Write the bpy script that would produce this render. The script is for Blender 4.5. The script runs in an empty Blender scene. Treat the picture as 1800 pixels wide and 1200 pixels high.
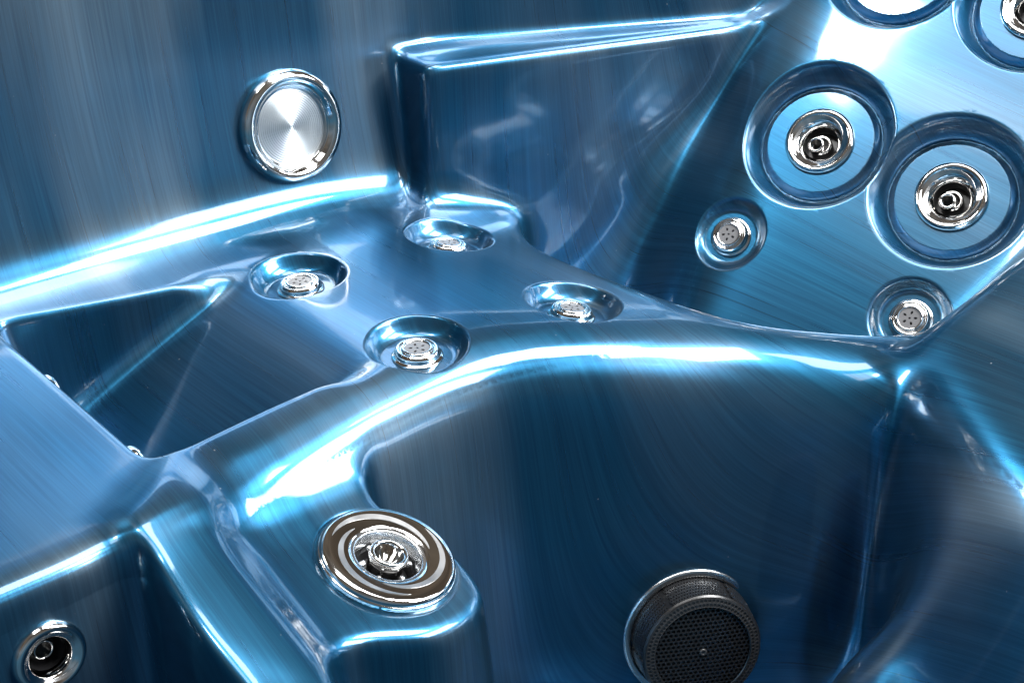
import bpy, bmesh, math, random
import numpy as np
from concurrent.futures import ThreadPoolExecutor
from mathutils import Vector, Matrix

random.seed(7)
C = bpy.context.scene.collection
PI = math.pi
F64 = np.float64

# ---------------------------------------------------------------- tub shape
# The shell is one thermoformed acrylic sheet: it is described as a signed
# distance field (solid below / behind the sheet) and turned into a mesh.
W1 = np.array([.766, .643, 0.0])            # along the long outer wall
N1 = np.array([.643, -.766, 0.0])           # out of that wall, into the tub
V3 = lambda *a: np.array(a, dtype=F64)
def unit(v):
    v = np.asarray(v, F64); return v/np.linalg.norm(v)

def smin(a, b, k):
    h = np.maximum(k-np.abs(a-b), 0.0)/k
    return np.minimum(a, b)-h*h*h*k/6.0
def smax(a, b, k):
    return -smin(-a, -b, k)
def sstep(a, b, x):
    t = np.clip((x-a)/(b-a), 0.0, 1.0)
    return t*t*t*(t*(t*6-15)+10)
def dotp(x, y, z, n, p):
    return (x-p[0])*n[0]+(y-p[1])*n[1]+(z-p[2])*n[2]

def catmull(pts, n=10):
    P = [np.array(p, F64) for p in pts]; out = []
    for i in range(len(P)):
        p0, p1, p2, p3 = P[i-1], P[i], P[(i+1) % len(P)], P[(i+2) % len(P)]
        for k in range(n):
            t = k/n
            out.append(.5*((2*p1)+(-p0+p2)*t+(2*p0-5*p1+4*p2-p3)*t*t+(-p0+3*p1-3*p2+p3)*t**3))
    return np.array(out)

class Plan:
    """Signed distance to a closed plan curve, held on a grid, read back as a C2 B-spline."""
    def __init__(self, poly, h=.010, lo=(-1.3, -.6), hi=(1.3, 2.2), blur=1):
        self.h, self.lo = h, lo
        xs = np.arange(lo[0], hi[0]+h, h); ys = np.arange(lo[1], hi[1]+h, h)
        X, Y = np.meshgrid(xs, ys, indexing='ij')
        d = np.full(X.shape, 1e9); ins = np.zeros(X.shape, bool)
        m = len(poly)
        for i in range(m):
            a, b = poly[i], poly[(i+1) % m]
            ex, ey = b-a
            wx, wy = X-a[0], Y-a[1]
            t = np.clip((wx*ex+wy*ey)/(ex*ex+ey*ey+1e-12), 0, 1)
            d = np.minimum(d, (wx-ex*t)**2+(wy-ey*t)**2)
            if a[1] != b[1]:
                c = ((a[1] > Y) != (b[1] > Y)) & (X < (b[0]-a[0])*(Y-a[1])/(b[1]-a[1])+a[0])
                ins ^= c
        d = np.sqrt(d); d[ins] *= -1
        for _ in range(blur):
            p = np.pad(d, 1, mode='edge')
            d = (p[:-2, 1:-1]+2*p[1:-1, 1:-1]+p[2:, 1:-1])/4
            p = np.pad(d, 1, mode='edge')
            d = (p[1:-1, :-2]+2*p[1:-1, 1:-1]+p[1:-1, 2:])/4
        self.d = d
    def __call__(self, x, y):
        gx = (x-self.lo[0])/self.h; gy = (y-self.lo[1])/self.h
        nx, ny = self.d.shape
        gx = np.clip(gx, 1, nx-3.001); gy = np.clip(gy, 1, ny-3.001)
        ix = gx.astype(int); iy = gy.astype(int); fx = gx-ix; fy = gy-iy
        def w(t):
            return ((1-t)**3/6, (3*t**3-6*t*t+4)/6, (-3*t**3+3*t*t+3*t+1)/6, t**3/6)
        ax, ay = w(fx), w(fy); r = 0
        for i in range(4):
            for j in range(4):
                r = r+ax[i]*ay[j]*self.d[ix+i-1, iy+j-1]
        return r

# plan of the open foot well (negative inside the well)
WELL = Plan(catmull([
    (-.232, .822), (-.212, .848), (-.175, .882), (-.120, .949), (-.055, 1.016), (-.010, 1.050), (.035, 1.070), (.104, 1.092),
    (.215, 1.118), (.305, 1.110), (.358, 1.092), (.374, 1.040), (.398, .940), (.441, .830), (.57, .62), (.80, .35),
    (1.0, .1), (1.0, -.35), (.3, -.45), (-.5, -.45), (-1.0, -.3), (-1.05, .06), (-.80, .32), (-.52, .562), (-.338, .719), (-.300, .752), (-.274, .780)]))
# leg recess in the seat (negative inside)
LEG = Plan(np.array([(-.478, 1.112), (-.160, 1.276), (-.075, 1.170), (-.098, 1.085), (-.132, 1.036), (-.200, .966), (-.262, .897), (-.276, .889), (-.290, .895)]), h=.008, blur=1)

STEP = Plan(catmull([(-.150, .960), (-.136, .940), (-.111, .921), (-.083, .903), (-.048, .882), (-.025, .845), (-.033, .812), (-.057, .785), (-.086, .771), (-.106, .761), (-.125, .744), (-.145, .712),
    (-.190, .730), (-.228, .80), (-.242, .87), (-.20, .94)]), h=.008, blur=1)
BACK_N = unit((-.39, -.67, .63)); BACK_P = V3(.244, 1.427, -.044)
TONG_N = unit((.29, -.06, .955)); TONG_P = V3(-.0965, .850, -.070)

def seat_top(x, y):
    q = (x+.08)*.766+(y-1.2)*.643
    return -.15*smax(q-.02, 0*q, .12)

BORE = dict(large=(.031, .034), small=(.0165, .010), foot=(.0165, .010), knob=(.046, .026), socket=(.021, .032), light=(.040, .006), suction=(.03, .002))
JETS = []                                   # each fitting: centre on the sheet, outward normal, dish pressed round it
def prof_small(r, R, depth):
    # round bowl with a flat floor
    rf = R*.66
    t = np.clip((r-rf)/(R-rf), 0, 1.6)
    return -depth+depth*t**2.2
def prof_big(r, R):
    # outer cone, narrow groove, slightly raised round pad
    p = -.034+np.maximum(r-.0690, 0)*2.0
    pad = -.0225-np.maximum(r-.0605, 0)*1.7
    return smax(p, pad, .009)

def field(x, y, z, part=False):
    comps = {}
    # outer walls
    w1 = dotp(x, y, z, unit((.643, -.766, .10)), V3(-.327, 1.297, 0))
    w2 = dotp(x, y, z, unit((.276, -.961, .10)), V3(-.12, 1.508, .147))
    wall = smin(w1, w2, .03)-.55*np.maximum(.16-z, 0)**2
    # seat block with the rolled front edge
    well = -WELL(x, y)
    wall_in = well+(.13-.13*sstep(.28, .38, x))*np.minimum(z+.03, 0)
    top = z-seat_top(x, y)
    seat = smax(wall_in, top, .032+.07*sstep(.80, .90, y)+.05*sstep(-.05, .25, x))
    # seat pit in front of the backrest
    pe = dotp(x, y, z, unit((-.65, -.76, .0)), V3(.106, 1.285, 0))     # hump edge: negative beyond
    pf = -(y-1.205)+.0*x
    pit = smax(pe+.30*(-z-.03), pf+.30*(-z-.05), .09)
    pit = smax(pit, -(z+.20), .08)
    pit = smax(pit, .015-x, .10)
    seat2 = smax(seat, -pit, .06)
    # leg recess: sloping floor, upright sides
    slope = dotp(x, y, z, unit((.50*.766, .50*.643, -.866)), V3(-.205, 1.125, -.010))   # negative above the slope
    if part or (x.min() < -.05 and y.min() < 1.3 and y.max() > .8):
        plan = LEG(x, y)
    else:
        plan = np.full(x.shape, .3)
    leg = smax(plan-.10*np.minimum(z, 0), slope, .035)
    leg = smax(leg, -(z+.30), .05)
    # floor of the foot well
    floor = z+.52
    # armrest
    a = dotp(x, y, z, unit((.4226, -.906, .03)), V3(-.081, 1.428, .02))
    b = dotp(x, y, z, unit((-.80, -.60, .03)), V3(-.103, 1.437, .02))
    arm = smax(a, b, .022)
    arm = smax(arm, z-.147, .022)
    # backrest, hollowed a little
    bk = smax(dotp(x, y, z, BACK_N, BACK_P), dotp(x, y, z, unit((-.95, .0, .407)), V3(.182, 1.567, -.076)), .10)
    # bolster to the right of the seat pit
    r1 = dotp(x, y, z, unit((-.33, -.18, .93)), V3(.405, 1.02, -.022))
    r2 = dotp(x, y, z, unit((-.60, .75, .30)), V3(.414, 1.165, -.03))
    bol = smax(r1, r2, .05)
    bol = smax(bol, z-.065, .06)
    bol = smax(bol, wall_in+.34*sstep(1.07, .90, y)*np.minimum(z+.05, 0), .125+.03*sstep(.42, .34, x))
    # foot step carrying the large knob jet
    tp = dotp(x, y, z, TONG_N, TONG_P)
    if part or (x.min() < .08 and y.min() < 1.1 and z.min() < .1):
        cap = STEP(x, y)
    else:
        cap = np.full(x.shape, .3)
    tong = smax(tp, cap+.10*np.minimum(z+.07, 0), .022)
    # ridge between the corner recess and the step
    g = dotp(x, y, z, unit((.30, -.10, .95)), V3(-.262, .805, 0))
    g = smax(g, -.015-((x+.262)*.95-(y-.805)*.3), .05)
    rl = smax(dotp(x, y, z, unit((-.63, -.78, .08)), V3(-.278, .764, 0)), dotp(x, y, z, unit((-.85, -.52, .08)), V3(-.192, .672, -.03)), .05)
    rr = dotp(x, y, z, unit((.80, .60, .20)), V3(-.218, .820, -.01))
    rid = smax(smax(g, rl, .015), rr, .035)
    # join
    s = smin(seat2, floor, .12)
    s = smin(s, bol, .07)
    s = smin(s, tong, .046)
    s = smin(s, rid, .045)
    s = smax(s, -leg, .012+.024*sstep(-.060, -.005, (x+.205)*.766+(y-1.125)*.643))
    m = smin(wall, arm, .022)
    m = smin(m, bk, .045+.10*sstep(.10, -.05, z))
    m = smax(m, z-.32, .03)
    s = smin(s, m, .075-.045*sstep(-.09, .03, x)*sstep(.10, .0, x-.03))
    for J in JETS:
        p, n, R = J['p'], J['n'], J['R']
        near = np.flatnonzero((x-p[0])**2+(y-p[1])**2+(z-p[2])**2 < (R*1.8)**2)
        if not len(near): continue
        xn, yn, zn, sn = x[near], y[near], z[near], s[near]
        h = dotp(xn, yn, zn, n, p)
        r = np.sqrt(np.maximum((xn-p[0])**2+(yn-p[1])**2+(zn-p[2])**2-h*h, 1e-12))
        if J['dish'] == 'big':
            c = np.where(r < .12, (h-prof_big(r, R))*.62, -1.0)
        elif J['dish'] == 'small':
            c = np.where(r < R*1.5, (h-prof_small(r, R, J['depth']))*.62, -1.0)
        else:
            c = -1.0
        c = np.where(np.abs(h) < .10, c, -1.0)
        sn = smax(sn, c, .006)
        if J['kind'] == 'knob':            # flat pad under the knob
            sn = smax(sn, -np.maximum(r-(R+.0015), -(h+.0005)), .006)
        br, bd = BORE[J['kind']]
        sn = smax(sn, -np.maximum(r-br, np.maximum(-(h+J['depth']+bd), h-.03)), .003)
        s[near] = sn
    if part:
        return s, dict(wall=wall, armrest=arm, backrest=bk, side_bolster=bol, foot_step=tong, step_ridge=rid,
                       foot_well_floor=floor, leg=leg, pit=pit, seat=seat, well=well, top=top)
    return s


def sheet_point(p, d):
    """Walk inwards along -d and return where the sheet is met, so that a fitting sits on it."""
    p = np.array(p, F64); d = unit(d)
    ts = np.linspace(.06, -.12, 721)
    q = p[None, :]+ts[:, None]*d[None, :]
    v = field(q[:, 0], q[:, 1], q[:, 2])
    i = np.where(v < 0)[0]
    return q[i[0]] if len(i) else p
def sheet_normal(p, e=.004):
    g = []
    for k in range(3):
        a = np.array(p, F64); b = a.copy(); a[k] += e; b[k] -= e
        g.append(float(field(a[None, 0], a[None, 1], a[None, 2])[0]-field(b[None, 0], b[None, 1], b[None, 2])[0]))
    return unit(g)

SPOTS = [
    # kind, point, direction (None: normal of the sheet), dish, radius, dish depth, roll, label
    ('large', (.3420, 1.4653, .0579), BACK_N, 'big', .086, .0225, 0.0, 'large chrome cup jet in a ringed dish on the backrest, next to the armrest'),
    ('large', (.4680, 1.3663, .0299), BACK_N, 'big', .086, .0225, 0.2, 'large chrome cup jet in a ringed dish low on the backrest, beside the side bolster'),
    ('large', (.4380, 1.5723, .2309), BACK_N, 'big', .086, .0225, 0.5, 'large backrest jet cut off by the top edge of the picture'),
    ('large', (.5670, 1.4763, .2079), BACK_N, 'big', .086, .0225, 0.1, 'large backrest jet cut off by the upper right corner of the picture'),
    ('small', (-.0669, 1.3425, -.012), None, 'small', .0475, .017, 0.3, 'small chrome seat jet nearest the armrest'),
    ('small', (-.2105, 1.2211, .000), None, 'small', .0475, .017, 1.1, 'small chrome seat jet at the far corner of the leg recess'),
    ('small', (.0595, 1.1864, -.011), None, 'small', .0475, .017, 2.0, 'small chrome seat jet nearest the seat hollow'),
    ('small', (-.0852, 1.0818, .000), None, 'small', .0475, .017, 0.7, 'small chrome seat jet beside the rolled front edge of the seat'),
    ('small', (.2440, 1.4261, -.0449), BACK_N, 'small', .0425, .015, 0.9, 'small chrome jet low on the backrest in a round bowl beside the armrest'),
    ('small', (.4202, 1.2880, -.0825), BACK_N, 'small', .0425, .015, 0.2, 'small chrome jet at the foot of the backrest half hidden by the seat edge'),
    ('light', (-.2370, 1.3849, .0948), None, None, .0605, 0, 0.0, None),
    ('knob', (-.0965, .8500, -.0700), TONG_N, None, .0548, 0, 0.0, None),
    ('socket', (-.3200, .7308, -.0602), None, None, .0250, 0, 0.0, 'chrome jet with a wide dark mouth in the corner recess'),
    ('foot', (-.415, 1.046, -.040), (.766, .643, 0), None, .0215, 0, 0.0, 'small chrome foot jet just under the lip of the leg recess, farther one'),
    ('foot', (-.310, .925, -.038), (.766, .643, 0), None, .0215, 0, 0.0, 'small chrome foot jet just under the lip of the leg recess, nearer one'),
    ('suction', (.1800, 1.0600, -.322), None, None, .0690, 0, 0.0, None),
]
_j = []
for kind, p, n, dish, R, depth, roll, lab in SPOTS:
    if n is None:
        n = sheet_normal(p)
    n = unit(n); q = sheet_point(p, n)
    if dish == 'small' and n[2] > .8:
        n = unit(sheet_normal(q, .02))
    _j.append(dict(kind=kind, p=q, n=n, dish=dish, R=R, depth=depth, roll=roll, label=lab))
JETS.extend(_j)
#@BUILD

# ---------------------------------------------------------------- meshing
def sheet_mesh(lo, hi, h):
    """Surface nets on the cells near the sheet, then every vertex is walked onto the exact surface."""
    nb = 8; H = nb*h
    n = [int(math.ceil((hi[k]-lo[k])/H)) for k in range(3)]
    cx = [lo[k]+(np.arange(n[k])+.5)*H for k in range(3)]
    X, Y, Z = np.meshgrid(*cx, indexing='ij')
    d = field(X.ravel(), Y.ravel(), Z.ravel())
    B = np.argwhere((np.abs(d) < H*1.25).reshape(n))
    G = np.array([n[0]*nb+1, n[1]*nb+1, n[2]*nb+1], np.int64)
    loc = np.stack(np.meshgrid(*[np.arange(nb+1)]*3, indexing='ij'), -1).reshape(-1, 3)
    ids, pts, quads = [], [], []
    edges = []
    corner = np.array([[i, j, k] for i in (0, 1) for j in (0, 1) for k in (0, 1)])
    eidx = [(a, b) for a in range(8) for b in range(a+1, 8) if np.abs(corner[a]-corner[b]).sum() == 1]
    lo_ = np.array(lo)
    def chunk(c0):
        b = B[c0:c0+160]; edges = []
        gi = b[:, None, :]*nb+loc[None]
        P = lo_+gi*h
        f = field(P[..., 0].ravel(), P[..., 1].ravel(), P[..., 2].ravel()).reshape(len(b), nb+1, nb+1, nb+1)
        cs = np.stack([f[:, c[0]:nb+c[0], c[1]:nb+c[1], c[2]:nb+c[2]] for c in corner], -1)
        neg = (cs < 0).sum(-1)
        act = np.argwhere((neg > 0) & (neg < 8))
        v = cs[act[:, 0], act[:, 1], act[:, 2], act[:, 3]]
        acc = np.zeros((len(act), 3)); cnt = np.zeros(len(act))
        for a, e in eidx:
            m = (v[:, a] < 0) != (v[:, e] < 0)
            t = np.where(m, v[:, a]/np.where(m, v[:, a]-v[:, e], 1), 0)
            acc += np.where(m[:, None], corner[a]+(corner[e]-corner[a])*t[:, None], 0); cnt += m
        g = b[act[:, 0]]*nb+act[:, 1:]
        P_ = lo_+(g+acc/cnt[:, None])*h
        I_ = (g[:, 0]*G[1]+g[:, 1])*G[2]+g[:, 2]
        for ax in range(3):
            s0 = [slice(0, nb)]*3; s1 = list(s0); s1[ax] = slice(1, nb+1)
            f0 = f[(slice(None), *s0)]; f1 = f[(slice(None), *s1)]
            q = np.argwhere((f0 < 0) != (f1 < 0))
            sg = f0[q[:, 0], q[:, 1], q[:, 2], q[:, 3]] < 0
            edges.append((ax, b[q[:, 0]]*nb+q[:, 1:], sg))
        return I_, P_, edges
    B = B[np.lexsort((B[:, 2], B[:, 1]//6, B[:, 0]//6))]
    with ThreadPoolExecutor(4) as ex:
        for I_, P_, E_ in ex.map(chunk, range(0, len(B), 160)):
            ids.append(I_); pts.append(P_); edges += E_
    ids = np.concatenate(ids); pts = np.concatenate(pts)
    ids, u = np.unique(ids, return_index=True); pts = pts[u]
    def look(g):
        k = (g[:, 0]*G[1]+g[:, 1])*G[2]+g[:, 2]
        i = np.clip(np.searchsorted(ids, k), 0, len(ids)-1)
        return np.where(ids[i] == k, i, -1)
    for ax, g, sg in edges:
        a1, a2 = [(1, 2), (2, 0), (0, 1)][ax]
        o1 = np.zeros(3, np.int64); o1[a1] = 1; o2 = np.zeros(3, np.int64); o2[a2] = 1
        q = np.stack([look(g-o1-o2), look(g-o2), look(g), look(g-o1)], 1)
        q = np.where(sg[:, None], q, q[:, ::-1])
        quads.append(q[(q >= 0).all(1)])
    quads = np.concatenate(quads)
    def grad(p, e=4e-4):
        gg = []
        for k in range(3):
            a = p.copy(); c = p.copy(); a[:, k] += e; c[:, k] -= e
            gg.append((field(a[:, 0], a[:, 1], a[:, 2])-field(c[:, 0], c[:, 1], c[:, 2]))/(2*e))
        return np.stack(gg, 1)
    def settle(pts, rounds):
        order = np.lexsort((pts[:, 2], np.floor(pts[:, 1]/.15), np.floor(pts[:, 0]/.15)))
        nv = np.zeros_like(pts)
        def relax(i0):
            i = order[i0:i0+30000]; p = pts[i]
            for it in range(rounds):
                g = grad(p); f = field(p[:, 0], p[:, 1], p[:, 2])
                st = g*(f/np.maximum((g*g).sum(1), .05))[:, None]
                ln = np.linalg.norm(st, axis=1)
                st *= np.minimum(1, h*.8/np.maximum(ln, 1e-9))[:, None]
                p = p-st
            g = grad(p)
            pts[i] = p; nv[i] = g/np.maximum(np.linalg.norm(g, axis=1), 1e-9)[:, None]
        with ThreadPoolExecutor(4) as ex:
            list(ex.map(relax, range(0, len(order), 30000)))
        return nv
    nv = settle(pts, 3)
    # split every quad that bends too much into K x K; quads beside them take the new edge points as n-gons
    K = 4
    qn = nv[quads]
    bend = np.min([(qn[:, i]*qn[:, j]).sum(1) for i, j in ((0, 1), (1, 2), (2, 3), (3, 0), (0, 2), (1, 3))], axis=0)
    mark = bend < math.cos(math.radians(6))
    E = np.stack([quads, np.roll(quads, -1, 1)], -1)
    key = E.min(-1).astype(np.int64)*len(pts)+E.max(-1)
    mk = np.unique(key[mark])
    ea, eb = mk//len(pts), mk % len(pts)
    t = (np.arange(1, K)/K)[None, :, None]
    ep = pts[ea][:, None]*(1-t)+pts[eb][:, None]*t
    n0 = len(pts); n1 = n0+ep.shape[0]*(K-1)
    mq = quads[mark]; mkey = np.searchsorted(mk, key[mark])
    def edge_ids(q, k, c):            # the K+1 point ids along side c of each quad, in winding order
        a, e = q[:, c], q[:, (c+1) % 4]
        r = np.arange(K-1)[None, :]
        idx = np.where((a < e)[:, None], r, K-2-r)
        return np.concatenate([a[:, None], n0+k[:, c][:, None]*(K-1)+idx, e[:, None]], 1)
    u = np.arange(1, K)/K
    U, Vv = np.meshgrid(u, u, indexing='ij')
    c4 = pts[mq]
    ip = (c4[:, 0][:, None, None]*((1-U)*(1-Vv))[..., None]+c4[:, 1][:, None, None]*(U*(1-Vv))[..., None]
          + c4[:, 2][:, None, None]*(U*Vv)[..., None]+c4[:, 3][:, None, None]*((1-U)*Vv)[..., None])
    grid = np.zeros((len(mq), K+1, K+1), np.int64)
    grid[:, :, 0] = edge_ids(mq, mkey, 0); grid[:, K, :] = edge_ids(mq, mkey, 1)
    grid[:, ::-1, K] = edge_ids(mq, mkey, 2); grid[:, 0, ::-1] = edge_ids(mq, mkey, 3)
    grid[:, 1:K, 1:K] = n1+np.arange(len(mq)*(K-1)**2).reshape(len(mq), K-1, K-1)
    fine = np.stack([grid[:, :-1, :-1], grid[:, 1:, :-1], grid[:, 1:, 1:], grid[:, :-1, 1:]], -1).reshape(-1, 4)
    new = np.concatenate([ep.reshape(-1, 3), ip.reshape(-1, 3)])
    nn = settle(new, 3)
    rest = np.flatnonzero(~mark)
    pos = np.clip(np.searchsorted(mk, key[rest]), 0, max(len(mk)-1, 0))
    hit = (mk[pos] == key[rest])
    plain = quads[rest[~hit.any(1)]]
    faces = []
    for qi, hh, kk in zip(rest[hit.any(1)], hit[hit.any(1)], pos[hit.any(1)]):
        q = quads[qi]; f_ = []
        for c in range(4):
            a, e = int(q[c]), int(q[(c+1) % 4]); f_.append(a)
            if hh[c]:
                r = range(K-1) if a < e else range(K-2, -1, -1)
                f_ += [int(n0+kk[c]*(K-1)+i) for i in r]
        faces.append(f_)
    return np.concatenate([pts, new]), np.concatenate([plain, fine]), faces, np.concatenate([nv, nn])

# ---------------------------------------------------------------- materials
def new_mat(name):
    m = bpy.data.materials.new(name); m.use_nodes = True
    nt = m.node_tree
    return m, nt, nt.nodes['Principled BSDF']
def metal(name, col, rough, aniso=0.0):
    m, nt, b = new_mat(name)
    b.inputs['Base Color'].default_value = (*col, 1); b.inputs['Metallic'].default_value = 1
    b.inputs['Roughness'].default_value = rough
    nz = nt.nodes.new('ShaderNodeTexNoise'); nz.inputs['Scale'].default_value = 60; nz.inputs['Detail'].default_value = 4
    mp = nt.nodes.new('ShaderNodeMapRange'); mp.inputs['To Min'].default_value = rough*.7; mp.inputs['To Max'].default_value = rough*1.5
    co = nt.nodes.new('ShaderNodeTexCoord')
    nt.links.new(co.outputs['Object'], nz.inputs['Vector']); nt.links.new(nz.outputs['Fac'], mp.inputs['Value'])
    nt.links.new(mp.outputs['Result'], b.inputs['Roughness'])
    return m
def plastic(name, col, rough, spec=.5):
    m, nt, b = new_mat(name)
    b.inputs['Base Color'].default_value = (*col, 1); b.inputs['Roughness'].default_value = rough
    b.inputs['Specular IOR Level'].default_value = spec
    nz = nt.nodes.new('ShaderNodeTexNoise'); nz.inputs['Scale'].default_value = 300; nz.inputs['Detail'].default_value = 3
    bp = nt.nodes.new('ShaderNodeBump'); bp.inputs['Strength'].default_value = .08; bp.inputs['Distance'].default_value = .001
    co = nt.nodes.new('ShaderNodeTexCoord')
    nt.links.new(co.outputs['Object'], nz.inputs['Vector']); nt.links.new(nz.outputs['Fac'], bp.inputs['Height'])
    nt.links.new(bp.outputs['Normal'], b.inputs['Normal'])
    return m

ANI = .25
def acrylic():
    """Pearl blue acrylic drawn with fine brush lines under a clear gloss skin."""
    m, nt, b = new_mat('brushed_blue_acrylic')
    N = nt.nodes.new; L = nt.links.new
    co = N('ShaderNodeTexCoord')
    def dot(v):
        d = N('ShaderNodeVectorMath'); d.operation = 'DOT_PRODUCT'; d.inputs[1].default_value = v
        L(co.outputs['Object'], d.inputs[0]); return d.outputs['Value']
    t, n, = dot(tuple(W1)), dot(tuple(N1))
    sep = N('ShaderNodeSeparateXYZ'); L(co.outputs['Object'], sep.inputs[0]); z = sep.outputs['Z']
    # slow wander of the brush lines
    wn = N('ShaderNodeTexNoise'); wn.inputs['Scale'].default_value = 2.2; wn.inputs['Detail'].default_value = 1
    L(co.outputs['Object'], wn.inputs['Vector'])
    def math_(op, a, c):
        k = N('ShaderNodeMath'); k.operation = op
        for i, v in enumerate((a, c)):
            if isinstance(v, (int, float)): k.inputs[i].default_value = v
            else: L(v, k.inputs[i])
        return k.outputs[0]
    sk = N('ShaderNodeMapRange'); sk.interpolation_type = 'SMOOTHSTEP'; sk.inputs['From Min'].default_value = -.05; sk.inputs['From Max'].default_value = .45
    sk.inputs['To Max'].default_value = .75; L(sep.outputs['X'], sk.inputs['Value'])
    t = math_('ADD', t, math_('MULTIPLY', sk.outputs['Result'], z))
    tw = math_('ADD', t, math_('MULTIPLY', wn.outputs['Fac'], .025))
    def streak(ft, fn, detail, rough=.6):
        c = N('ShaderNodeCombineXYZ')
        L(math_('MULTIPLY', tw, ft), c.inputs[0]); L(math_('MULTIPLY', n, fn), c.inputs[1]); L(math_('MULTIPLY', z, fn), c.inputs[2])
        x = N('ShaderNodeTexNoise'); x.inputs['Scale'].default_value = 1; x.inputs['Detail'].default_value = detail
        x.inputs['Roughness'].default_value = rough
        L(c.outputs[0], x.inputs['Vector']); return x.outputs['Fac']
    fine = streak(560, 6, 2, .7); mid = streak(150, 3, 2); slow = streak(9, 1.2, 2)
    def ramp(v, a, c, lo, hi):
        r = N('ShaderNodeMapRange'); r.inputs['From Min'].default_value = a; r.inputs['From Max'].default_value = c
        r.inputs['To Min'].default_value = lo; r.inputs['To Max'].default_value = hi
        L(v, r.inputs['Value']); return r.outputs['Result']
    mix = math_('ADD', math_('MULTIPLY', fine, .46), math_('ADD', math_('MULTIPLY', mid, .20), math_('MULTIPLY', slow, .34)))
    cr = N('ShaderNodeValToRGB'); e = cr.color_ramp
    e.elements[0].position = .20; e.elements[0].color = (.0002, .032, .090, 1)
    e.elements[1].position = .80; e.elements[1].color = (.011, .143, .268, 1)
    L(mix, cr.inputs['Fac']); L(cr.outputs['Color'], b.inputs['Base Color'])
    b.inputs['Metallic'].default_value = .86
    L(ramp(mid, .3, .7, .27, .31), b.inputs['Roughness'])
    b.inputs['Anisotropic'].default_value = .75; b.inputs['Anisotropic Rotation'].default_value = ANI
    ge = N('ShaderNodeNewGeometry')
    cx = N('ShaderNodeVectorMath'); cx.operation = 'CROSS_PRODUCT'; cx.inputs[1].default_value = tuple(W1)
    L(ge.outputs['Normal'], cx.inputs[0])
    nm = N('ShaderNodeVectorMath'); nm.operation = 'NORMALIZE'; L(cx.outputs[0], nm.inputs[0])
    L(nm.outputs[0], b.inputs['Tangent'])
    bp = N('ShaderNodeBump'); bp.inputs['Strength'].default_value = .06; bp.inputs['Distance'].default_value = .0005
    L(fine, bp.inputs['Height']); L(bp.outputs['Normal'], b.inputs['Normal'])
    b.inputs['Coat Weight'].default_value = 1.0; b.inputs['Coat Roughness'].default_value = .07; b.inputs['Coat IOR'].default_value = 1.49
    cb = N('ShaderNodeTexNoise'); cb.inputs['Scale'].default_value = 22; cb.inputs['Detail'].default_value = 1
    L(co.outputs['Object'], cb.inputs['Vector'])
    cbp = N('ShaderNodeBump'); cbp.inputs['Strength'].default_value = .035; cbp.inputs['Distance'].default_value = .004
    L(cb.outputs['Fac'], cbp.inputs['Height']); L(cbp.outputs['Normal'], b.inputs['Coat Normal'])
    # pearl: colourless mica drawn out in long clouds under the skin
    pearl = N('ShaderNodeBsdfAnisotropic'); pearl.inputs['Color'].default_value = (.66, .82, .93, 1)
    pearl.inputs['Roughness'].default_value = .34; pearl.inputs['Anisotropy'].default_value = .5; pearl.inputs['Rotation'].default_value = ANI
    L(nm.outputs[0], pearl.inputs['Tangent']); L(bp.outputs['Normal'], pearl.inputs['Normal'])
    cl = streak(5, .9, 3, .55)
    amt = math_('MULTIPLY', ramp(cl, .44, .66, .009, .080), ramp(fine, .3, .7, .85, 1.15))
    mx = N('ShaderNodeMixShader'); L(amt, mx.inputs['Fac'])
    L(b.outputs[0], mx.inputs[1]); L(pearl.outputs[0], mx.inputs[2])
    # dust: sparse pale specks, 
    def specks(scale, size, keep):
        v = N('ShaderNodeTexVoronoi'); v.inputs['Scale'].default_value = scale; L(co.outputs['Object'], v.inputs['Vector'])
        sc = N('ShaderNodeSeparateColor'); L(v.outputs['Color'], sc.inputs[0])
        lim = math_('MULTIPLY', math_('GREATER_THAN', sc.outputs[0], keep), math_('MULTIPLY', sc.outputs[1], size))
        return math_('LESS_THAN', v.outputs['Distance'], lim)
    fac = math_('MULTIPLY', specks(70, .050, .6), .22)
    dust = N('ShaderNodeBsdfDiffuse'); dust.inputs['Color'].default_value = (.55, .60, .63, 1)
    m2 = N('ShaderNodeMixShader'); L(fac, m2.inputs['Fac']); L(mx.outputs[0], m2.inputs[1]); L(dust.outputs[0], m2.inputs[2])
    L(m2.outputs[0], nt.nodes['Material Output'].inputs['Surface'])
    return m

M = dict(acrylic=acrylic(),
         chrome=metal('chrome_plate', (.74, .73, .715), .07),
         satin=metal('satin_metal', (.62, .63, .64), .22),
         grey=plastic('grey_plastic', (.15, .15, .155), .32),
         dark=plastic('dark_plastic', (.012, .012, .013), .3),
         black=plastic('black_plastic', (.014, .014, .015), .30, .7),
         black_sheen=plastic('black_sheen_plastic', (.035, .035, .036), .36, .6),  # greyer base paints the shoulder ring's sheen into the black
         brushed=metal('brushed_nickel', (.50, .50, .50), .36),
         lens=metal('spun_metal', (.50, .53, .55), .30))

# ---------------------------------------------------------------- object helpers
def obj(name, me, mat, parent=None, smooth=True, angle=38):
    if isinstance(me, bmesh.types.BMesh):
        bm = me; me = bpy.data.meshes.new(name); bmesh.ops.recalc_face_normals(bm, faces=bm.faces)
        bm.to_mesh(me); bm.free()
        for p in me.polygons: p.use_smooth = smooth
        if smooth: me.set_sharp_from_angle(angle=math.radians(angle))
    o = bpy.data.objects.new(name, me); C.objects.link(o)
    me.materials.append(mat)
    if parent is not None: o.parent = parent
    return o

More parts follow.
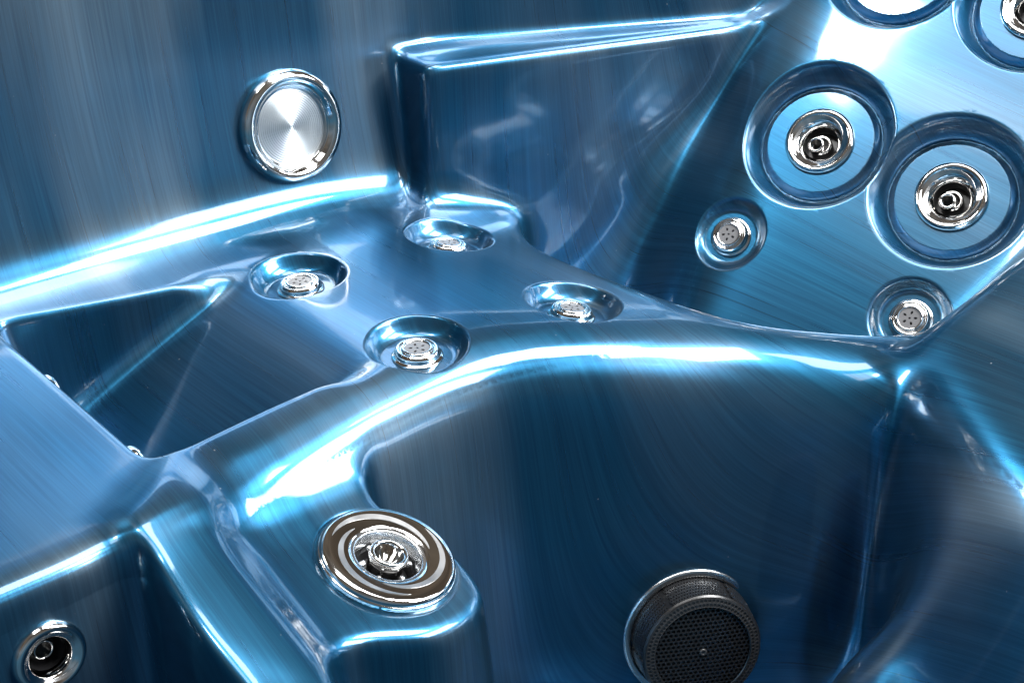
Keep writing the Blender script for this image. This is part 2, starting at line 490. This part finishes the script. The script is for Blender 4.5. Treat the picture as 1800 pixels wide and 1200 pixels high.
def lathe(prof, seg=96, bm=None, off=(0, 0, 0)):
    bm = bm or bmesh.new(); rings = []
    for r, h in prof:
        if r < 1e-6: rings.append([bm.verts.new((off[0], off[1], off[2]+h))])
        else: rings.append([bm.verts.new((off[0]+r*math.cos(2*PI*i/seg), off[1]+r*math.sin(2*PI*i/seg), off[2]+h)) for i in range(seg)])
    for a, b in zip(rings, rings[1:]):
        for i in range(seg):
            j = (i+1) % seg
            if len(a) == 1 and len(b) == 1: continue
            if len(a) == 1: bm.faces.new((a[0], b[i], b[j]))
            elif len(b) == 1: bm.faces.new((a[i], a[j], b[0]))
            else: bm.faces.new((a[i], a[j], b[j], b[i]))
    return bm
def rounded(pts, r, n=5):
    """Round the inner corners of a profile polyline."""
    out = [pts[0]]
    for a, b, c in zip(pts, pts[1:], pts[2:]):
        a, b, c = Vector(a), Vector(b), Vector(c)
        ra = min(r, (a-b).length*.48, (c-b).length*.48)
        p, q = b+(a-b).normalized()*ra, b+(c-b).normalized()*ra
        for k in range(n+1):
            t = k/n
            out.append(tuple(p*(1-t)**2+b*2*t*(1-t)+q*t*t))
    out.append(pts[-1]); return out
def holed_plate(R, holes, h, depth, seg=48):
    """Round plate of radius R at height h with real holes (x, y, rx, ry, angle) going down by depth."""
    bm = bmesh.new(); ed = []
    def loop(fn, n):
        vs = [bm.verts.new((*fn(2*PI*i/n), h)) for i in range(n)]
        es = [bm.edges.new((vs[i], vs[(i+1) % n])) for i in range(n)]
        ed.extend(es); return vs
    loop(lambda a: (R*math.cos(a), R*math.sin(a)), seg)
    hs = []
    for (x, y, rx, ry, an) in holes:
        ca, sa = math.cos(an), math.sin(an)
        hs.append(loop(lambda a: (x+rx*math.cos(a)*ca-ry*math.sin(a)*sa, y+rx*math.cos(a)*sa+ry*math.sin(a)*ca), 12))
    bmesh.ops.triangle_fill(bm, use_beauty=True, edges=ed)
    for vs in hs:
        lo = [bm.verts.new((v.co.x, v.co.y, h-depth)) for v in vs]
        for i in range(len(vs)):
            j = (i+1) % len(vs); bm.faces.new((vs[i], vs[j], lo[j], lo[i]))
    return bm
def spiral_blade(r0, r1, a0, a1, w, hfun, lift=.0004, n=28):
    """Crescent that winds from r0 to r1, thickest in its middle, lying on the height profile hfun(r)."""
    bm = bmesh.new(); L, R = [], []
    for i in range(n+1):
        t = i/n; a = a0+(a1-a0)*t; r = r0+(r1-r0)*t; k = w*math.sin(PI*t)**.7*.5+1e-5
        for lst, rr in ((L, r-k), (R, r+k)):
            lst.append((bm.verts.new((rr*math.cos(a), rr*math.sin(a), hfun(rr)+lift)), bm.verts.new((rr*math.cos(a), rr*math.sin(a), hfun(rr)-.001))))
    for i in range(n):
        bm.faces.new((L[i][0], R[i][0], R[i+1][0], L[i+1][0]))
        bm.faces.new((L[i][1], L[i][0], L[i+1][0], L[i+1][1]))
        bm.faces.new((R[i][0], R[i][1], R[i+1][1], R[i+1][0]))
    return bm

# ---------------------------------------------------------------- the tub
tub = bpy.data.objects.new('hot_tub', None); C.objects.link(tub)
tub['label'] = 'glossy brushed blue acrylic hot tub shell with chrome jets, moulded lounge seat and foot well'
tub['category'] = 'hot tub'

pts, quads, ngons, nrm = sheet_mesh((-.86, .40, -.56), (.86, 2.0, .50), .0045)
names = ['outer_wall', 'armrest', 'backrest', 'side_bolster', 'foot_step', 'step_ridge', 'foot_well', 'leg_recess', 'seat']
def region(c):
    _, comp = field(c[:, 0], c[:, 1], c[:, 2], True)
    stack = np.stack([comp['wall'], comp['armrest'], comp['backrest'], comp['side_bolster'], comp['foot_step'], comp['step_ridge'],
                      comp['foot_well_floor'], np.full(len(c), 9.0), comp['seat']], 1)
    r = stack.argmin(1)
    r[(r == 8) & (c[:, 2] < -.075) & (comp['well']+.05 > comp['top'])] = 6
    r[comp['leg'] < .004] = 7
    r[(comp['pit'] < .03) & (r == 6) & (c[:, 1] > 1.17)] = 8
    return r
lab = region(pts[quads].mean(1))
glab = region(np.array([pts[g].mean(0) for g in ngons])) if ngons else np.zeros(0, int)
def tidy():
    allf = [quads[:, i] for i in range(4)]
    nf = len(quads); vid = quads
    for k in range(len(names)):
        f = np.flatnonzero(lab == k)
        if not len(f): continue
        root = np.arange(len(pts))
        q = vid[f]
        while True:
            m = root[q].min(1); old = root.copy()
            for c in range(4): np.minimum.at(root, q[:, c], m)
            root = root[root]
            if (root == old).all(): break
        r = root[q[:, 0]]
        ids_, cnt = np.unique(r, return_counts=True)
        main = ids_[cnt.argmax()]
        bad = f[r != main]
        if not len(bad): continue
        vl = np.full(len(pts), -1)
        good = np.ones(nf, bool); good[bad] = False
        for rr_ in ids_:
            if rr_ == main: continue
            fb = f[r == rr_]; vs = np.zeros(len(pts), bool); vs[vid[fb].ravel()] = True
            nb = np.flatnonzero(vs[vid].any(1) & (lab != k))
            if len(nb): lab[fb] = np.bincount(lab[nb]).argmax()
tidy(); tidy()
if ngons:
    vlab = np.full(len(pts), -1)
    for c in range(4): vlab[quads[:, c]] = lab
    for i, g in enumerate(ngons):
        v = vlab[np.array(g)]; v = v[v >= 0]
        if len(v): glab[i] = np.bincount(v).argmax()
for k, nm_ in enumerate(names):
    q = quads[lab == k]; gs = [g for g, l in zip(ngons, glab) if l == k]
    if not len(q): continue
    loops = np.concatenate([q.ravel()]+[np.array(g) for g in gs])
    tot = np.array([4]*len(q)+[len(g) for g in gs], np.int32)
    u, inv = np.unique(loops, return_inverse=True)
    me = bpy.data.meshes.new(nm_)
    me.vertices.add(len(u)); me.vertices.foreach_set('co', pts[u].astype(np.float32).ravel())
    me.loops.add(len(loops)); me.loops.foreach_set('vertex_index', inv.astype(np.int32).ravel())
    me.polygons.add(len(tot)); me.polygons.foreach_set('loop_start', (np.cumsum(tot)-tot).astype(np.int32))
    me.polygons.foreach_set('loop_total', tot)
    me.update(calc_edges=True)
    me.polygons.foreach_set('use_smooth', np.ones(len(me.polygons), bool))
    me.normals_split_custom_set_from_vertices(nrm[u].astype(np.float32).tolist())
    obj(nm_, me, M['acrylic'], tub)

# ---------------------------------------------------------------- fittings
def frame(p, n, h, roll):
    n = Vector(n); x = Vector((0, 0, 1)).cross(n)
    if x.length < .2: x = Vector((1, 0, 0))-n*n.x
    x.normalize(); y = n.cross(x)
    m = Matrix((x, y, n)).transposed().to_4x4() @ Matrix.Rotation(roll, 4, 'Z')
    m.translation = Vector(p)+n*h
    return m

def small_jet(o_name='jet'):
    body = lathe(rounded([(.0235, -.004), (.0235, .0015), (.0205, .0025), (.0205, .0075), (.0185, .0110), (.0165, .0108),
                          (.0160, .0096), (.0148, .0096), (.0142, .0122), (.0122, .0126), (.0112, .0112), (.0112, .002)], .0011))
    o = obj(o_name, body, M['chrome'], tub)
    holes = [(.0062*math.cos(2*PI*i/5), .0062*math.sin(2*PI*i/5), .0019, .0012, 2*PI*i/5) for i in range(5)]+[(0, 0, .0012, .0012, 0)]
    obj('nozzle_plate', holed_plate(.0114, holes, .0108, .004), M['grey'], o)
    obj('cavity', lathe([(.0112, .0072), (0, .0072)], 32), M['dark'], o)
    hf = lambda r: .0098
    return o
def large_jet():
    prof = rounded([(.0392, -.003), (.0392, .0030), (.0355, .0062), (.0325, .0055), (.0315, .0044), (.0250, .0012), (.0205, -.0050), (.0195, -.0065), (.0190, -.024)], .0016)
    o = obj('jet', lathe(prof), M['chrome'], tub)
    hf = lambda r: np.interp(r, [.0205, .0250, .0315], [-.005, .0012, .0044])
    for k in range(3):
        a = k*2*PI/3
        obj('swirl_slot', spiral_blade(.0235, .0305, a, a+1.9, .0028, hf, .0003), M['satin'], o)
    c = obj('cavity', lathe([(.0192, -.010), (.0185, -.023), (0, -.023)], 48), M['dark'], o)
    nz = lathe(rounded([(.0125, -.024), (.0125, -.0125), (.0105, -.0105), (.0085, -.0118), (.0085, -.022)], .001), 48, off=(-.001, .000, 0))
    lathe(rounded([(.0092, -.020), (.0092, -.0035), (.0076, -.0020), (.0058, -.0032), (.0058, -.020)], .001), 48, nz, off=(-.0045, -.003, 0))
    obj('nozzle', nz, M['chrome'], o)
    return o
def knob_jet():
    prof = rounded([(.0575, -.003), (.0575, .0030), (.0562, .0036), (.0562, .0060), (.0540, .0084), (.0490, .0094), (.0335, .0076), (.0310, .0064),
                    (.0290, .0040)], .0022)
    o = obj('jet', lathe(prof, 128), M['chrome'], tub)
    hf = lambda r: np.interp(r, [.0335, .0490], [.0077, .0094])
    for k in range(3):
        a = k*2*PI/3+1.2
        obj('swirl_blade', spiral_blade(.0365, .0480, a, a+2.6, .0052, hf, .0003, 40), M['brushed'], o)
    obj('inner_cone', lathe(rounded([(.0312, .0063), (.0285, .0061), (.0240, -.004), (.0235, -.020)], .0012), 96), M['satin'], o)
    obj('cavity', lathe([(.0238, -.010), (.0230, -.019), (0, -.019)], 48), M['dark'], o)
    nz = lathe(rounded([(.0150, -.018), (.0150, .0005), (.0168, .0040), (.0160, .0085), (.0140, .0098), (.0118, .0082), (.0105, .0030), (.0060, -.006), (.0060, -.016)], .0016), 72)
    obj('nozzle', nz, M['chrome'], o)
    for k in range(6):
        a = k*PI/3
        bm = bmesh.new(); bmesh.ops.create_uvsphere(bm, u_segments=12, v_segments=8, radius=.0030)
        bmesh.ops.translate(bm, verts=bm.verts, vec=(.0198*math.cos(a), .0198*math.sin(a), -.004))
        obj('bearing', bm, M['satin'], o)
    obj('nozzle_bore', lathe([(.0062, -.0068), (0, -.0072)], 24), M['dark'], o)
    return o
def socket_jet():
    prof = rounded([(.0262, -.003), (.0262, .0020), (.0245, .0055), (.0215, .0066), (.0180, .0046), (.0170, .0040), (.0150, .0030), (.0138, -.002), (.0134, -.026)], .0014)
    o = obj('jet', lathe(prof), M['chrome'], tub)
    hf = lambda r: np.interp(r, [.0150, .0180, .0215], [.0030, .0046, .0066])
    for k in range(3):
        obj('swirl_slot', spiral_blade(.0165, .0195, k*2.1, k*2.1+1.5, .0022, hf, .0003), M['satin'], o)
    obj('cavity', lathe([(.0136, -.006), (.0130, -.025), (0, -.025)], 48), M['dark'], o)
    obj('nozzle', lathe(rounded([(.0072, -.024), (.0072, -.010), (.0064, -.0092), (.0056, -.010), (.0056, -.024)], .0006), 48), M['chrome'], o)
    return o
def pool_light():
    prof = rounded([(.0605, -.003), (.0605, .0050), (.0580, .0110), (.0530, .0135), (.0480, .0125), (.0445, .0085), (.0435, .0070), (.0415, .0068), (.0405, .0030), (.0400, .0020)], .002, 6)
    o = obj('light', lathe(prof, 128), M['chrome'], tub)
    pr = []
    R = .0404; nring = 17
    for i in range(nring*4+1):
        r = R*(1-i/(nring*4)); pr.append((r, .0026+.0020*(1-(r/R)**2)+.00028*math.cos(2*PI*i/4)))
    obj('lens', lathe(pr, 128), M['lens'], o, angle=80)
    return o
def perforate(cells, mapping, hole=.62, depth=.002, nseg=8):
    """Plate made of cells, each pierced by a real hole; cells are (centre u, v, polygon in uv)."""
    bm = bmesh.new()
    for (cu, cv, poly, hr) in cells:
        n = len(poly)
        out = [bm.verts.new(mapping(u, v, 0)) for u, v in poly]
        ang = [math.atan2(v-cv, u-cu) for u, v in poly]
        inn = [bm.verts.new(mapping(cu+hr*math.cos(a), cv+hr*math.sin(a), 0)) for a in ang]
        low = [bm.verts.new(mapping(cu+hr*math.cos(a), cv+hr*math.sin(a), -depth)) for a in ang]
        for i in range(n):
            j = (i+1) % n
            bm.faces.new((out[i], out[j], inn[j], inn[i])); bm.faces.new((inn[i], inn[j], low[j], low[i]))
    bmesh.ops.remove_doubles(bm, verts=bm.verts, dist=1e-5)
    return bm
def suction_cover():
    o = obj('suction_cover', lathe(rounded([(.0520, .0300), (.0505, .0318), (.0425, .0332), (.0415, .0325)], .0008), 128), M['black'], tub)
    fl = obj('flange', lathe(rounded([(.0615, -.003), (.0615, .0022), (.0600, .0034), (.0560, .0034), (.0545, .0020)], .0009), 128), M['satin'], o)
    # pierced front
    a = .0043; cells = []
    for i in range(-12, 13):
        for j in range(-13, 14):
            cx = a*(i+.5*(j % 2)); cy = a*j*.866
            if math.hypot(cx, cy) < .0415 and math.hypot(cx, cy) > .0030:
                poly = [(cx+a/math.sqrt(3)*math.cos(PI/6+k*PI/3), cy+a/math.sqrt(3)*math.sin(PI/6+k*PI/3)) for k in range(6)]
                cells.append((cx, cy, [p for p in sum([[poly[k], tuple((poly[k][q]+poly[(k+1) % 6][q])/2 for q in (0, 1))] for k in range(6)], [])], a*.37))
    obj('grille', perforate(cells, lambda u, v, d: (u, v, .0318+d+.0012*(1-(u*u+v*v)/.0018))), M['black'], o, smooth=False)
    obj('backing', lathe([(.0505, .0010), (.0490, .0285), (.0470, .0288), (0, .0290)], 64), M['dark'], o)
    # two rows of holes in the shoulder ring
    n = 84; cells = []
    for row, (r0, r1) in enumerate(((.0424, .0462), (.0462, .0500))):
        for k in range(n):
            w = 2*PI/n; c = (k+.5*row)*w
            rm = (r0+r1)/2
            poly = [(rm*(c-w/2), r0), (rm*c, r0), (rm*(c+w/2), r0), (rm*(c+w/2), rm), (rm*(c+w/2), r1), (rm*c, r1), (rm*(c-w/2), r1), (rm*(c-w/2), rm)]
            cells.append((rm*c, rm, [(p[0], p[1]) for p in poly], .00155, rm))
    def ring_map(rm):
        return lambda u, v, d: (v*math.cos(u/rm), v*math.sin(u/rm), .0338-(v-.0424)*.16+d)
    bm = bmesh.new()
    for c in cells:
        b2 = perforate([c[:4]], ring_map(c[4]))
        me = bpy.data.meshes.new('tmp'); b2.to_mesh(me); b2.free(); bm.from_mesh(me); bpy.data.meshes.remove(me)
    obj('shoulder_ring', bm, M['black_sheen'], o, smooth=False)
    # pierced side wall in six panels
    bm = bmesh.new(); rows = 7; n = 132; R0, R1 = .0545, .0520
    def smap(u, v, d):
        r = R0+(R1-R0)*(v/.030)+d
        return (r*math.cos(u/.0535), r*math.sin(u/.0535), .0015+v)
    cells = []
    for row in range(rows):
        for k in range(n):
            if (k % 22) < 2: 
                continue
            w = 2*PI*.0535/n; c = (k+.5*(row % 2))*w; h = .028/rows; v = (row+.5)*h
            cells.append((c, v, [(c-w/2, v-h/2), (c, v-h/2), (c+w/2, v-h/2), (c+w/2, v), (c+w/2, v+h/2), (c, v+h/2), (c-w/2, v+h/2), (c-w/2, v)], .00082))
    obj('side_mesh', perforate(cells, smap, depth=.0012), M['black'], o, smooth=False)
    obj('side_frame', lathe([(.0535, .0015), (.0510, .0300)], 128), M['dark'], o)
    sc = lathe(rounded([(.0034, .0300), (.0034, .0335), (.0026, .0342), (.0012, .0340), (.0012, .0330), (0, .0330)], .0005), 32)
    obj('screw', sc, M['black_sheen'], o)
    return o

MAKE = dict(small=small_jet, foot=small_jet, large=large_jet, knob=knob_jet, socket=socket_jet, light=pool_light, suction=suction_cover)
PROTO = {}
def children(o):
    return [c for c in bpy.data.objects if c.parent == o]
for J in JETS:
    key = 'small' if J['kind'] == 'foot' else J['kind']
    if key not in PROTO:
        o = MAKE[key](); PROTO[key] = (o, children(o))
    else:
        src, ch = PROTO[key]
        o = src.copy(); C.objects.link(o); o.parent = tub
        for c in ch:
            d = c.copy(); C.objects.link(d); d.parent = o
    o.matrix_world = frame(J['p'], J['n'], -J['depth']+.0004, J['roll']) @ Matrix.Scale({'suction': J['R']/.0600, 'knob': J['R']/.0575}.get(J['kind'], 1), 4)
    if J['kind'] == 'small' and J['n'][2] > .8:          # the seat jets sit lower
        o.matrix_world = o.matrix_world @ Matrix.Diagonal((1, 1, .78, 1))
    if 'label' in o: del o['label']
    if J['label']: o['label'] = J['label']

# ---------------------------------------------------------------- camera
cam = bpy.data.cameras.new('camera'); co_ = bpy.data.objects.new('camera', cam); C.objects.link(co_)
cam.sensor_width = 36; cam.lens = 48.0; cam.clip_start = .01; cam.clip_end = 100
co_.location = (0, 0, .573); co_.rotation_euler = (math.radians(90-28), 0, 0)
bpy.context.scene.camera = co_

# ---------------------------------------------------------------- light
w = bpy.data.worlds.new('World'); bpy.context.scene.world = w; w.use_nodes = True
nt = w.node_tree; bg = nt.nodes['Background']
tc = nt.nodes.new('ShaderNodeTexCoord'); sx = nt.nodes.new('ShaderNodeSeparateXYZ'); nt.links.new(tc.outputs['Generated'], sx.inputs[0])
rp = nt.nodes.new('ShaderNodeValToRGB'); mp = nt.nodes.new('ShaderNodeMapRange')
mp.inputs['From Min'].default_value = -1; nt.links.new(sx.outputs['Z'], mp.inputs['Value']); nt.links.new(mp.outputs['Result'], rp.inputs['Fac'])
e = rp.color_ramp; e.elements[0].position = .40; e.elements[0].color = (.002, .015, .036, 1)
e.elements[1].position = 1; e.elements[1].color = (.11, .10, .095, 1)
for pos, col in ((.50, (.008, .050, .095)), (.58, (.07, .06, .05)), (.66, (.12, .125, .135)), (.74, (.125, .095, .07)), (.88, (.11, .09, .07))):
    k = e.elements.new(pos); k.color = (*col, 1)
# boards and dark gaps of the showroom ceiling and fittings
wv = nt.nodes.new('ShaderNodeTexNoise'); wv.inputs['Scale'].default_value = 3.2; wv.inputs['Detail'].default_value = 3
nt.links.new(tc.outputs['Generated'], wv.inputs['Vector'])
wm = nt.nodes.new('ShaderNodeMapRange'); wm.inputs['From Min'].default_value = .42; wm.inputs['From Max'].default_value = .58
wm.inputs['To Min'].default_value = .65; wm.inputs['To Max'].default_value = 1.3
nt.links.new(wv.outputs['Fac'], wm.inputs['Value'])
ml = nt.nodes.new('ShaderNodeMix'); ml.data_type = 'RGBA'; ml.blend_type = 'MULTIPLY'; ml.inputs['Factor'].default_value = 1
nt.links.new(rp.outputs['Color'], ml.inputs['A']); nt.links.new(wm.outputs['Result'], ml.inputs['B'])
ny = nt.nodes.new('ShaderNodeMapRange'); ny.interpolation_type = 'SMOOTHSTEP'
ny.inputs['From Min'].default_value = -.45; ny.inputs['From Max'].default_value = -.98; ny.inputs['To Min'].default_value = 0; ny.inputs['To Max'].default_value = 1
nt.links.new(sx.outputs['Y'], ny.inputs['Value'])
ad = nt.nodes.new('ShaderNodeMix'); ad.data_type = 'RGBA'; ad.blend_type = 'ADD'
ad.inputs['B'].default_value = (.05, .11, .16, 1)              # added blue fill from behind the camera, lifts the foot well front
nt.links.new(ny.outputs['Result'], ad.inputs['Factor']); nt.links.new(ml.outputs['Result'], ad.inputs['A'])
nt.links.new(ad.outputs['Result'], bg.inputs['Color']); bg.inputs['Strength'].default_value = 1.0

def lamp(name, loc, target, sx_, sy_, power, col=(1, 1, 1)):
    d = bpy.data.lights.new(name, 'AREA'); d.shape = 'RECTANGLE'; d.size = sx_; d.size_y = sy_; d.energy = power; d.color = col
    o = bpy.data.objects.new(name, d); C.objects.link(o); o.location = loc
    o.rotation_euler = (Vector(target)-Vector(loc)).to_track_quat('-Z', 'Y').to_euler()
    return o
T = Vector((0, 1.15, 0))
lamp('area_lamp', T+Vector((.55, -.10, .80))*3, T, 1.15, 1.0, 128)
lamp('area_lamp', (-1.0, .85, 2.75), (.38, 1.56, .18), .36, .40, 22)
lamp('area_lamp', T+Vector((.12, .10, .98))*3, T, 1.7, .8, 62)
lamp('area_lamp', T+Vector((-.90, .22, .42))*3, T, 1.2, .9, 175)
lamp('area_lamp', (-.55, .50, 3.2), (.45, 1.5, .15), 1.3, 1.0, 24)  # large dim panel added to brighten the backrest
lamp('window_lamp', T+Vector((.85, -.12, .51))*4, T, 2.4, 1.1, 195, (.95, .98, 1))

sc_ = bpy.context.scene
sc_.view_settings.view_transform = 'Standard'; sc_.view_settings.look = 'None'; sc_.view_settings.exposure = 0; sc_.view_settings.gamma = 1
sc_.cycles.max_bounces = 6; sc_.cycles.glossy_bounces = 5; sc_.cycles.diffuse_bounces = 2
sc_.cycles.caustics_reflective = True; sc_.cycles.blur_glossy = .3
sc_.cycles.use_adaptive_sampling = True; sc_.cycles.adaptive_threshold = .02
